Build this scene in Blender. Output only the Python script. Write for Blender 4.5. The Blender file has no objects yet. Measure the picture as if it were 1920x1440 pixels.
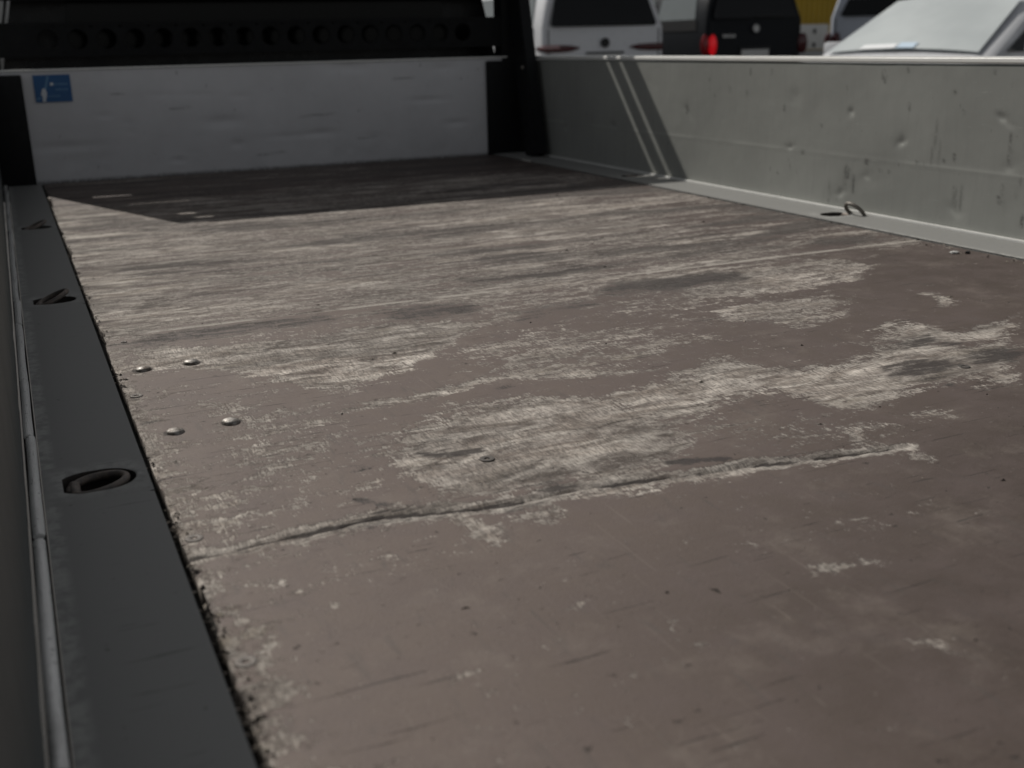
import bpy, bmesh, math, random
import numpy as np
from mathutils import Vector, Matrix, Quaternion
random.seed(7); rng = np.random.RandomState(11)
scene = bpy.context.scene
col = scene.collection
# ---------------------------------------------------------------- camera, light, exposure
cd = bpy.data.cameras.new('camera'); cam = bpy.data.objects.new('camera', cd); col.objects.link(cam)
R = Matrix(((0.91053442, 0.14186957, -0.38832989), (-0.41285206, 0.26222259, -0.87223419), (-0.02191463, 0.95452205, 0.29733383)))
cam.matrix_world = Matrix.Translation((0, 0, 0.46)) @ R.to_4x4()
cd.sensor_width = 36; cd.lens = 38.544; cd.clip_start = 0.02; cd.clip_end = 1500
cd.dof.use_dof = True; cd.dof.focus_distance = 1.62; cd.dof.aperture_fstop = 4.8; cd.dof.aperture_blades = 7
scene.camera = cam
SUN = Vector((-0.355, 1.0, 1.09)).normalized()
w = bpy.data.worlds.new('World'); scene.world = w; w.use_nodes = True
nt = w.node_tree; bg = nt.nodes['Background']
sky = nt.nodes.new('ShaderNodeTexSky'); sky.sky_type = 'NISHITA'; sky.sun_disc = False
sky.sun_elevation = math.asin(SUN.z); sky.sun_rotation = math.atan2(SUN.x, SUN.y)
sky.air_density = 1.0; sky.dust_density = 1.5; sky.ozone_density = 1.0
# bright broken cloud takes most of the blue out of the sky
hs = nt.nodes.new('ShaderNodeHueSaturation'); hs.inputs['Saturation'].default_value = 0.16; nt.links.new(sky.outputs[0], hs.inputs['Color'])
nt.links.new(hs.outputs[0], bg.inputs[0]); bg.inputs[1].default_value = 0.086
sl = bpy.data.lights.new('sun', 'SUN'); sun = bpy.data.objects.new('sun', sl); col.objects.link(sun)
sl.energy = 5.0; sl.angle = math.radians(0.55); sl.color = (1.0, 0.955, 0.89)
sun.rotation_euler = SUN.to_track_quat('Z', 'Y').to_euler()
scene.view_settings.view_transform = 'Standard'; scene.view_settings.look = 'None'
scene.view_settings.exposure = -0.72; scene.view_settings.gamma = 1.0
scene.view_settings.use_curve_mapping = False
scene.cycles.use_denoising = True

# ---------------------------------------------------------------- material helpers
class N:
    def __init__(s, name):
        s.m = bpy.data.materials.new(name); s.m.use_nodes = True
        s.t = s.m.node_tree; s.b = s.t.nodes['Principled BSDF']
        s.co = s.t.nodes.new('ShaderNodeTexCoord').outputs['Object']
    def put(s, sock, v):
        if isinstance(v, bpy.types.NodeSocket): s.t.links.new(v, sock)
        else:
            if sock.type == 'RGBA' and len(v) == 3: v = (*v, 1)
            sock.default_value = v
    def map(s, sc, co=None):
        n = s.t.nodes.new('ShaderNodeMapping'); s.put(n.inputs['Vector'], co or s.co); n.inputs['Scale'].default_value = sc
        return n.outputs[0]
    def noise(s, scale, detail=4, rough=.55, vec=None, dist=0):
        n = s.t.nodes.new('ShaderNodeTexNoise'); s.put(n.inputs['Vector'], vec or s.co)
        n.inputs['Scale'].default_value = scale; n.inputs['Detail'].default_value = detail
        n.inputs['Roughness'].default_value = rough; n.inputs['Distortion'].default_value = dist
        return n.outputs[0]
    def math(s, op, a, b=0, c=0, clamp=False):
        n = s.t.nodes.new('ShaderNodeMath'); n.operation = op; n.use_clamp = clamp
        for i, v in enumerate((a, b, c)): s.put(n.inputs[i], v)
        return n.outputs[0]
    def ramp(s, v, a, b, c=0., d=1.):
        n = s.t.nodes.new('ShaderNodeMapRange'); n.clamp = True; n.interpolation_type = 'SMOOTHSTEP' if a < b else 'LINEAR'
        s.put(n.inputs[0], v)
        for i, q in enumerate((a, b, c, d)): s.put(n.inputs[i + 1], q)
        return n.outputs[0]
    def mix(s, f, a, b, mode='MIX'):
        n = s.t.nodes.new('ShaderNodeMix'); n.data_type = 'RGBA'; n.blend_type = mode
        s.put(n.inputs[0], f); s.put(n.inputs[6], a); s.put(n.inputs[7], b)
        return n.outputs[2]
    def mix_f(s, f, a, b):
        n = s.t.nodes.new('ShaderNodeMix'); n.data_type = 'FLOAT'
        s.put(n.inputs[0], f); s.put(n.inputs[2], a); s.put(n.inputs[3], b); return n.outputs[0]
    def attr(s, name):
        n = s.t.nodes.new('ShaderNodeAttribute'); n.attribute_name = name; return n.outputs['Fac']
    def bump(s, h, strength=.3, dist=.002):
        n = s.t.nodes.new('ShaderNodeBump'); n.inputs['Strength'].default_value = strength; n.inputs['Distance'].default_value = dist
        s.put(n.inputs['Height'], h); s.put(s.b.inputs['Normal'], n.outputs[0])
    def set(s, color=None, rough=None, metal=None, spec=None):
        if color is not None: s.put(s.b.inputs['Base Color'], color)
        if rough is not None: s.put(s.b.inputs['Roughness'], rough)
        if metal is not None: s.put(s.b.inputs['Metallic'], metal)
        if spec is not None: s.put(s.b.inputs['Specular IOR Level'], spec)
        return s.m

def paint(name, c, rough=.45, var=.12, scale=6, metal=0, bump=0, spec=.5):
    n = N(name); f = n.noise(scale, 5, .6)
    cc = n.mix(f, tuple(x * (1 - var) for x in c), tuple(min(1, x * (1 + var)) for x in c))
    r = n.ramp(n.noise(scale * 7, 4, .6), .3, .7, rough * .85, min(1, rough * 1.15))
    if bump: n.bump(n.noise(scale * 40, 3, .6), bump, .001)
    return n.set(cc, r, metal, spec)

# ---------------------------------------------------------------- object helpers
def link(o, parent=None):
    col.objects.link(o)
    if parent: o.parent = parent
    return o
def mesh_obj(name, V, F, mat, parent=None, smooth=None, mats=None, fm=None):
    me = bpy.data.meshes.new(name); me.from_pydata([tuple(v) for v in V], [], F); me.update()
    for m in (mats or [mat]): me.materials.append(m)
    if fm: me.polygons.foreach_set('material_index', fm)
    bm = bmesh.new(); bm.from_mesh(me); bmesh.ops.recalc_face_normals(bm, faces=bm.faces); bm.to_mesh(me); bm.free()
    if smooth is not None:
        me.polygons.foreach_set('use_smooth', [True] * len(me.polygons))
        me.set_sharp_from_angle(angle=math.radians(smooth))
    return link(bpy.data.objects.new(name, me), parent)
def bm_obj(name, bm, mat, parent=None, smooth=None, bevel=0):
    if bevel:
        bmesh.ops.bevel(bm, geom=[e for e in bm.edges], offset=bevel, segments=2, affect='EDGES', profile=.6)
    bmesh.ops.recalc_face_normals(bm, faces=bm.faces)
    me = bpy.data.meshes.new(name); bm.to_mesh(me); bm.free(); me.materials.append(mat)
    if smooth is not None:
        me.polygons.foreach_set('use_smooth', [True] * len(me.polygons)); me.set_sharp_from_angle(angle=math.radians(smooth))
    return link(bpy.data.objects.new(name, me), parent)
def bm_box(bm, x0, x1, y0, y1, z0, z1):
    r = bmesh.ops.create_cube(bm, size=1)
    bmesh.ops.transform(bm, matrix=Matrix.Translation(((x0+x1)/2, (y0+y1)/2, (z0+z1)/2)) @ Matrix.Diagonal((x1-x0, y1-y0, z1-z0, 1)), verts=r['verts'])
    return r['verts']
def box(name, x0, x1, y0, y1, z0, z1, mat, parent=None, bevel=.002):
    bm = bmesh.new(); bm_box(bm, x0, x1, y0, y1, z0, z1)
    return bm_obj(name, bm, mat, parent, 40 if bevel else None, bevel)
def beam(name, a, b, w, d, mat, parent=None, bevel=.003):     # square bar from a to b
    a = Vector(a); b = Vector(b); L = (b - a).length
    bm = bmesh.new(); bm_box(bm, -w/2, w/2, -d/2, d/2, 0, L)
    if bevel: bmesh.ops.bevel(bm, geom=list(bm.edges), offset=bevel, segments=2, affect='EDGES')
    bmesh.ops.transform(bm, matrix=Matrix.Translation(a) @ (b - a).to_track_quat('Z', 'Y').to_matrix().to_4x4(), verts=bm.verts)
    return bm_obj(name, bm, mat, parent, 40)
def tube(name, pts, r, mat, parent=None, closed=False, seg=10, flat=1.0):
    pts = [Vector(p) for p in pts]; n = len(pts); V = []; F = []
    for i, p in enumerate(pts):
        t = (pts[(i+1) % n] - pts[i-1]) if closed else (pts[min(i+1, n-1)] - pts[max(i-1, 0)])
        q = t.to_track_quat('Z', 'Y')
        rr = r[i] if isinstance(r, (list, tuple)) else r
        for k in range(seg):
            a = 2*math.pi*k/seg; V.append(p + q @ Vector((math.cos(a)*rr, math.sin(a)*rr*flat, 0)))
    for i in range(n if closed else n-1):
        for k in range(seg):
            j = (i+1) % n; F.append((i*seg+k, i*seg+(k+1) % seg, j*seg+(k+1) % seg, j*seg+k))
    if not closed: F += [tuple(range(seg))[::-1], tuple(range((n-1)*seg, n*seg))]
    return mesh_obj(name, V, F, mat, parent, 60)
def grid(name, P, mat, parent=None, smooth=60):               # P: array (n, m, 3)
    n, m, _ = P.shape; V = P.reshape(-1, 3)
    i, j = np.meshgrid(np.arange(n-1), np.arange(m-1), indexing='ij'); a = (i*m + j).ravel()
    F = np.stack([a, a+m, a+m+1, a+1], 1)
    me = bpy.data.meshes.new(name); me.from_pydata(V.tolist(), [], F.tolist()); me.update(); me.materials.append(mat)
    me.polygons.foreach_set('use_smooth', [True] * len(me.polygons)); me.set_sharp_from_angle(angle=math.radians(smooth))
    return link(bpy.data.objects.new(name, me), parent)
def add_attr(o, name, arr):
    a = o.data.attributes.new(name, 'FLOAT', 'POINT'); a.data.foreach_set('value', np.ascontiguousarray(arr.ravel(), dtype=np.float32))
def tag(o, label=None, cat=None, group=None, kind=None):
    if label: o['label'] = label
    if cat: o['category'] = cat
    if group: o['group'] = group
    if kind: o['kind'] = kind
    return o
def empty(name, loc, rz=0):
    o = bpy.data.objects.new(name, None); col.objects.link(o); o.location = loc; o.rotation_euler = (0, 0, rz); o.empty_display_size = .2
    return o
LAT = rng.rand(256, 256)
def vnoise(X, Y, s, ox=0, oy=0):                              # smooth value noise on arrays, 0..1
    x = X*s + ox + 1000; y = Y*s + oy + 1000; i = np.floor(x).astype(int); j = np.floor(y).astype(int); u = x-i; v = y-j
    u = u*u*(3-2*u); v = v*v*(3-2*v); g = lambda a, b: LAT[a % 256, b % 256]
    return (g(i, j)*(1-u)+g(i+1, j)*u)*(1-v) + (g(i, j+1)*(1-u)+g(i+1, j+1)*u)*v
def fbm(X, Y, s, o=4, ox=0, oy=0):
    r = 0; a = .5; t = 0
    for k in range(o): r = r + a*vnoise(X, Y, s*2**k, ox+17*k, oy+31*k); t += a; a *= .55
    return r/t
def sstep(a, b, x):
    t = np.clip((x-a)/(b-a), 0, 1); return t*t*(3-2*t)
def sdist(poly, X, Y):                                        # signed distance, positive inside
    d = np.full(X.shape, 9e9); ins = np.zeros(X.shape, bool); n = len(poly)
    for k in range(n):
        ax, ay = poly[k]; bx, by = poly[(k+1) % n]; ex, ey = bx-ax, by-ay
        t = np.clip(((X-ax)*ex + (Y-ay)*ey) / (ex*ex+ey*ey+1e-12), 0, 1)
        d = np.minimum(d, (X-ax-t*ex)**2 + (Y-ay-t*ey)**2)
        c = ((ay > Y) != (by > Y)) & (X < ex*(Y-ay)/(ey if abs(ey) > 1e-9 else 1e-9) + ax); ins ^= c
    d = np.sqrt(d); return np.where(ins, d, -d)
# wear, film, stain outlines on the deck (metres)
WORN=[(0.62,0.06,[(0.152,1.592),(0.372,1.417),(0.407,1.249),(0.337,1.16),(0.269,1.055),(0.141,1.09),(0.129,1.269)]),
(0.6,0.06,[(0.544,1.645),(0.787,1.672),(0.987,1.559),(1.022,1.379),(0.867,1.295),(0.682,1.278),(0.542,1.326)]),
(0.62,0.05,[(0.636,1.15),(0.778,1.098),(0.939,1.036),(0.997,0.958),(0.936,0.905),(0.777,0.939),(0.696,0.991)]),
(0.58,0.06,[(0.137,1.006),(0.275,0.963),(0.364,0.904),(0.317,0.84),(0.2,0.813),(0.123,0.832)]),
(0.75,0.04,[(1.2,1.625),(1.393,1.619),(1.408,1.506),(1.259,1.405),(1.122,1.4),(1.089,1.501)]),
(0.9,0.02,[(1.265,1.36),(1.336,1.362),(1.344,1.276),(1.531,1.295),(1.393,1.173),(1.23,1.228)]),
(0.8,0.015,[(0.376,0.932),(0.405,0.917),(0.413,0.872),(0.398,0.854),(0.376,0.878)]),
(0.8,0.02,[(0.17,1.122),(0.216,1.123),(0.232,1.09),(0.196,1.085)]),
(1.0,0.03,[(0.123,1.822),(0.264,1.8),(0.4,1.772),(0.536,1.791),(0.677,1.743),(0.84,1.781),(0.804,1.707),(0.689,1.676),(0.621,1.602),(0.515,1.487),(0.373,1.422),(0.327,1.477),(0.251,1.59),(0.158,1.64),(0.11,1.609)]),
(1.0,0.03,[(0.337,1.18),(0.407,1.249),(0.499,1.259),(0.608,1.295),(0.689,1.26),(0.717,1.154),(0.726,1.08),(0.706,1.006),(0.609,0.977),(0.554,0.965),(0.484,0.968),(0.409,0.967),(0.342,1.025),(0.338,1.086)]),
(1.0,0.03,[(0.682,1.263),(0.759,1.264),(0.853,1.302),(0.956,1.327),(1.002,1.221),(1.136,1.228),(1.285,1.37),(1.288,1.288),(1.286,1.197),(1.419,1.196),(1.179,0.983),(1.182,1.057),(1.111,1.054),(1.006,1.032),(0.96,1.02),(0.92,1.054),(0.894,1.131),(0.821,1.124),(0.758,1.081),(0.702,1.092),(0.654,1.141)]),
(0.9,0.02,[(0.101,1.005),(0.169,1.01),(0.236,1.019),(0.303,1.014),(0.369,0.972),(0.459,0.981),(0.553,0.974),(0.647,0.96),(0.761,0.938),(0.851,0.934),(0.931,0.916),(0.921,0.897),(0.788,0.896),(0.69,0.92),(0.559,0.929),(0.465,0.931),(0.381,0.944),(0.303,0.948),(0.224,0.975),(0.163,0.98),(0.102,0.973)]),
(0.95,0.015,[(0.355,0.95),(0.372,0.949),(0.402,0.912),(0.41,0.867),(0.39,0.854),(0.371,0.88),(0.355,0.908)]),
(0.8,0.02,[(0.409,0.967),(0.483,0.953),(0.499,0.913),(0.479,0.887),(0.434,0.881),(0.402,0.912)]),
(0.95,0.03,[(0.103,1.619),(0.139,1.489),(0.129,1.269),(0.131,1.095),(0.142,0.905),(0.143,0.803),(0.14,0.719),(0.144,0.618),(0.096,0.642),(0.099,0.772),(0.097,0.975),(0.096,1.248),(0.095,1.566)]),
(0.72,0.04,[(0.108,1.205),(0.178,1.169),(0.221,1.048),(0.187,0.994),(0.126,0.999),(0.101,1.038)]),
(0.72,0.04,[(0.109,0.957),(0.174,0.937),(0.221,0.888),(0.205,0.831),(0.149,0.828),(0.114,0.876)]),
(0.7,0.012,[(0.597,0.734),(0.624,0.745),(0.654,0.736),(0.679,0.736),(0.694,0.709),(0.674,0.701),(0.644,0.71),(0.618,0.694),(0.592,0.698),(0.603,0.719)]),
(0.8,0.008,[(0.494,0.78),(0.504,0.769),(0.509,0.743),(0.496,0.74),(0.489,0.759)]),
(0.7,0.01,[(0.446,0.679),(0.463,0.681),(0.46,0.649),(0.446,0.647),(0.441,0.663)]),
(0.8,0.008,[(0.443,0.624),(0.457,0.619),(0.451,0.609),(0.439,0.615)]),
(0.85,0.01,[(0.602,0.578),(0.62,0.574),(0.635,0.561),(0.619,0.539),(0.612,0.549),(0.599,0.564)]),
(0.7,0.01,[(0.327,0.634),(0.332,0.624),(0.323,0.598),(0.317,0.608)]),
(0.6,0.01,[(0.374,0.751),(0.401,0.742),(0.398,0.728),(0.372,0.736)]),
(0.8,0.008,[(0.333,0.88),(0.346,0.874),(0.341,0.849),(0.327,0.853)]),
(0.6,0.01,[(0.437,0.779),(0.445,0.764),(0.437,0.74),(0.429,0.755)]),
(0.6,0.01,[(0.367,0.522),(0.378,0.52),(0.4,0.503),(0.386,0.5),(0.364,0.511)]),
(0.7,0.01,[(0.627,0.87),(0.646,0.864),(0.637,0.847),(0.62,0.851)]),
(0.65,0.01,[(0.746,0.709),(0.772,0.709),(0.755,0.698),(0.739,0.699)]),
(0.8,0.01,[(1.507,1.51),(1.546,1.503),(1.483,1.39),(1.445,1.389),(1.481,1.463)]),
(0.7,0.012,[(1.156,1.362),(1.185,1.357),(1.166,1.329),(1.14,1.336)]),
(0.75,0.02,[(1.086,1.593),(1.234,1.605),(1.348,1.565),(1.368,1.503),(1.311,1.465),(1.206,1.479),(1.083,1.463),(1.033,1.483)]),
(0.75,0.02,[(1.358,1.88),(1.489,1.87),(1.604,1.872),(1.62,1.725),(1.511,1.635),(1.326,1.63),(1.184,1.634),(1.074,1.697),(1.136,1.796)]),
(0.8,0.012,[(0.397,1.261),(0.494,1.286),(0.604,1.287),(0.598,1.256),(0.495,1.249),(0.402,1.234)]),
(0.8,0.012,[(0.323,1.345),(0.417,1.366),(0.539,1.397),(0.659,1.402),(0.765,1.35),(0.857,1.322),(0.842,1.299),(0.703,1.317),(0.619,1.354),(0.514,1.335),(0.417,1.32),(0.344,1.317)]),
(0.7,0.015,[(0.833,1.562),(1.011,1.546),(1.0,1.522),(0.876,1.53)]),
(0.7,0.015,[(0.893,1.002),(0.998,1.005),(1.061,0.995),(1.051,0.941),(1.003,0.955),(0.964,0.987)]),
(0.6,0.02,[(0.841,1.019),(0.898,0.989),(0.915,0.916),(0.92,0.855),(0.875,0.842),(0.858,0.906)]),
(0.45,0.03,[(0.849,1.072),(0.908,1.04),(0.909,0.983),(0.826,1.0)]),
(0.6,0.02,[(0.526,1.186),(0.409,1.122),(0.303,1.053),(0.261,1.028),(0.221,1.048),(0.317,1.097),(0.434,1.169)])]
FILM=[(0.9,0.05,[(1.037,1.371),(1.244,1.526),(1.475,1.685),(1.729,1.811),(1.866,1.826),(1.856,1.584),(1.432,1.207),(1.309,1.22),(1.305,1.379),(1.118,1.29)]),
(0.6,0.04,[(0.394,1.553),(0.474,1.541),(0.558,1.582),(0.651,1.585),(0.756,1.605),(0.801,1.502),(0.73,1.402),(0.62,1.43),(0.507,1.4),(0.411,1.396)]),
(0.8,0.03,[(0.454,1.429),(0.592,1.445),(0.642,1.402),(0.596,1.338),(0.461,1.317),(0.335,1.287),(0.259,1.201),(0.275,1.119),(0.201,1.106),(0.163,1.213),(0.152,1.432),(0.253,1.481),(0.316,1.433)]),
(0.6,0.03,[(0.123,1.669),(0.256,1.661),(0.279,1.615),(0.21,1.576),(0.133,1.617)]),
(0.7,0.02,[(0.637,1.288),(0.765,1.304),(0.921,1.265),(0.911,1.225),(0.778,1.185),(0.693,1.18)]),
(0.6,0.03,[(0.772,1.482),(0.876,1.461),(0.953,1.381),(1.059,1.359),(0.977,1.316),(0.833,1.313),(0.744,1.362)])]
STAIN=[(0.7,0.06,[(0.129,3.622),(0.487,3.095),(0.93,3.042),(0.894,2.925),(0.48,2.894),(0.213,3.16)]),
(0.6,0.05,[(0.164,2.589),(0.423,2.582),(0.682,2.505),(0.66,2.425),(0.41,2.443),(0.174,2.449)]),
(0.7,0.05,[(0.78,1.767),(0.945,1.771),(0.931,1.705),(0.771,1.681)]),
(0.6,0.06,[(0.818,2.684),(1.278,2.703),(1.251,2.612),(0.804,2.556)]),
(0.6,0.05,[(0.172,2.215),(0.391,2.172),(0.385,2.093),(0.171,2.114)]),
(1.0,0.008,[(0.39,1.16),(0.418,1.145),(0.464,1.133),(0.463,1.118),(0.423,1.124),(0.391,1.143)]),
(0.5,0.02,[(0.4,1.17),(0.456,1.154),(0.454,1.118),(0.394,1.134)]),
(0.9,0.02,[(0.472,1.008),(0.497,1.007),(0.513,0.986),(0.486,0.972),(0.466,0.982)]),
(0.5,0.03,[(0.481,1.085),(0.555,1.095),(0.554,1.066),(0.496,1.004),(0.471,1.034)]),
(1.0,0.008,[(0.637,0.999),(0.67,0.995),(0.705,0.982),(0.7,0.973),(0.653,0.981),(0.634,0.989)]),
(0.85,0.035,[(1.108,1.163),(1.17,1.186),(1.228,1.161),(1.193,1.117),(1.119,1.092),(1.087,1.129)]),
(0.8,0.04,[(1.274,1.186),(1.327,1.174),(1.345,1.13),(1.299,1.09),(1.247,1.118)]),
(0.85,0.03,[(1.196,1.283),(1.29,1.268),(1.29,1.212),(1.205,1.224)]),
(0.8,0.012,[(0.57,1.344),(0.601,1.349),(0.597,1.332),(0.569,1.324)]),
(0.9,0.006,[(0.278,1.058),(0.296,1.049),(0.315,1.026),(0.311,1.021),(0.292,1.037)]),
(0.95,0.05,[(0.995,1.822),(1.148,1.877),(1.32,1.825),(1.289,1.764),(1.11,1.755),(0.989,1.788)]),
(0.9,0.05,[(0.554,1.848),(0.67,1.888),(0.745,1.835),(0.708,1.77),(0.592,1.782)]),
(0.8,0.05,[(0.12,1.88),(0.222,1.925),(0.435,1.916),(0.515,1.918),(0.476,1.847),(0.286,1.827),(0.133,1.835)]),
(0.85,0.05,[(1.693,2.053),(1.847,2.046),(1.838,1.964),(1.73,1.948),(1.65,1.981)]),
(0.75,0.05,[(0.809,2.076),(1.117,2.092),(1.384,2.08),(1.368,2.014),(1.062,1.99),(0.817,1.981)]),
(0.6,0.05,[(0.457,2.282),(0.689,2.277),(0.939,2.272),(0.915,2.213),(0.663,2.193),(0.459,2.19)]),
(0.4,0.03,[(1.011,1.546),(1.127,1.524),(1.167,1.457),(1.063,1.465)]),
(0.5,0.02,[(0.856,1.211),(0.926,1.196),(0.917,1.173),(0.855,1.184)]),
(0.4,0.02,[(0.638,1.126),(0.713,1.109),(0.703,1.081),(0.641,1.092)]),
(0.8,0.006,[(0.406,0.961),(0.427,0.966),(0.45,0.962),(0.508,0.977),(0.506,0.968),(0.445,0.952),(0.408,0.95)]),
(0.7,0.006,[(0.379,0.967),(0.402,0.958),(0.4,0.952),(0.379,0.959)]),
(0.8,0.006,[(0.276,0.984),(0.299,1.001),(0.299,0.994),(0.279,0.975)]),
(0.9,0.005,[(0.309,1.152),(0.33,1.146),(0.328,1.14),(0.312,1.141)]),
(0.6,0.01,[(0.174,1.377),(0.203,1.366),(0.201,1.356),(0.176,1.367)]),
(0.7,0.006,[(1.126,1.06),(1.135,1.049),(1.128,1.042),(1.118,1.05)]),
(0.6,0.012,[(0.1,0.815),(0.123,0.812),(0.121,0.8),(0.098,0.789)])]
GROOVE=[(0.1,0.989),(0.134,0.989),(0.176,0.993),(0.216,0.993),(0.252,0.996),(0.297,0.997),(0.339,0.985),(0.393,0.972),(0.453,0.968),(0.518,0.972),(0.578,0.961),(0.64,0.95),(0.707,0.944),(0.77,0.929),(0.836,0.918),(0.907,0.908)]
BOARD_MARKS=[(2.368,0.101,0.9,0.03,0.006),(2.344,0.075,0.8,0.05,0.005),(2.378,0.093,0.7,0.06,0.006),(2.438,0.043,0.5,0.06,0.004),(2.301,0.138,0.9,0.02,0.008),(1.987,0.08,0.8,0.05,0.006),(1.967,0.082,0.5,0.06,0.004),(1.839,0.216,0.7,0.05,0.004),(1.837,0.181,0.6,0.04,0.004),(1.854,0.088,0.8,0.02,0.006),(1.785,0.048,0.9,0.03,0.005),(2.657,0.261,0.7,0.02,0.005),(2.562,0.143,0.8,0.012,0.007),(2.253,0.348,0.8,0.02,0.005),(2.26,0.361,0.5,0.03,0.004),(2.175,0.373,0.6,0.012,0.004),(1.904,0.373,0.6,0.012,0.004),(2.018,0.325,0.8,0.01,0.006),(2.823,0.36,0.7,0.02,0.005),(2.722,0.362,0.5,0.02,0.004),(3.165,0.236,0.8,0.03,0.008),(2.671,0.073,0.7,0.008,0.006),(1.983,0.278,0.5,0.012,0.005),(2.064,0.22,0.4,0.08,0.004),(2.069,0.187,0.4,0.08,0.004),(2.05,0.176,0.4,0.07,0.004),(1.999,0.174,0.8,0.02,0.005),(2.031,0.162,0.7,0.01,0.006),(2.118,0.151,0.6,0.012,0.006),(2.094,0.149,0.5,0.01,0.005),(2.923,0.306,0.5,0.02,0.005),(2.84,0.297,0.4,0.02,0.006),(2.161,0.285,0.5,0.02,0.005),(2.62,0.108,0.4,0.04,0.003),(2.489,0.222,0.5,0.01,0.006),(2.938,0.31,0.3,0.02,0.004),(1.845,0.102,0.4,0.05,0.004),(1.804,0.124,0.4,0.06,0.004),(2.247,0.119,0.6,0.01,0.006),(2.214,0.12,0.5,0.01,0.006),(3.041,0.332,0.5,0.012,0.005),(3.008,0.284,0.4,0.012,0.005),(3.869,0.186,0.4,0.01,0.006),(3.658,0.148,0.4,0.012,0.006)]
BOARD_DENTS=[(2.623,0.154,0.014,0.006,1),(2.182,0.198,0.012,0.012,1),(2.371,0.261,0.01,0.008,1),(1.861,0.268,0.014,0.012,1),(2.611,0.289,0.03,0.02,0.8),(2.392,0.044,0.016,0.01,0.8),(3.165,0.231,0.014,0.02,1),(1.832,0.169,0.02,0.015,0.6),(2.295,0.101,0.02,0.015,0.7),(1.983,0.048,0.02,0.012,0.5),(3.658,0.151,0.02,0.012,0.7),(4.052,0.125,0.02,0.015,0.6),(2.283,0.088,0.05,0.02,0.5),(2.268,0.131,0.08,0.02,0.4)]
HEAD_DENTS=[(0.775,0.192,0.07,0.02,1),(0.593,0.056,0.025,0.01,1),(0.826,0.104,0.03,0.015,0.7),(0.343,0.234,0.03,0.01,0.5),(0.199,0.129,0.12,0.015,0.7),(1.294,0.382,0.06,0.02,1),(1.617,0.24,0.08,0.01,0.9),(1.744,0.141,0.05,0.012,0.9),(1.155,0.128,0.06,0.014,0.8),(0.551,0.3,0.05,0.01,0.4),(0.688,0.295,0.06,0.01,0.4),(0.424,0.205,0.02,0.01,0.3),(0.43,0.169,0.02,0.01,0.3),(0.849,0.285,0.04,0.01,0.4),(1.693,0.364,0.05,0.015,0.6),(1.024,0.124,0.1,0.01,0.5),(0.257,0.077,0.1,0.03,0.4),(1.377,0.105,0.05,0.012,0.4)]
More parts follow.
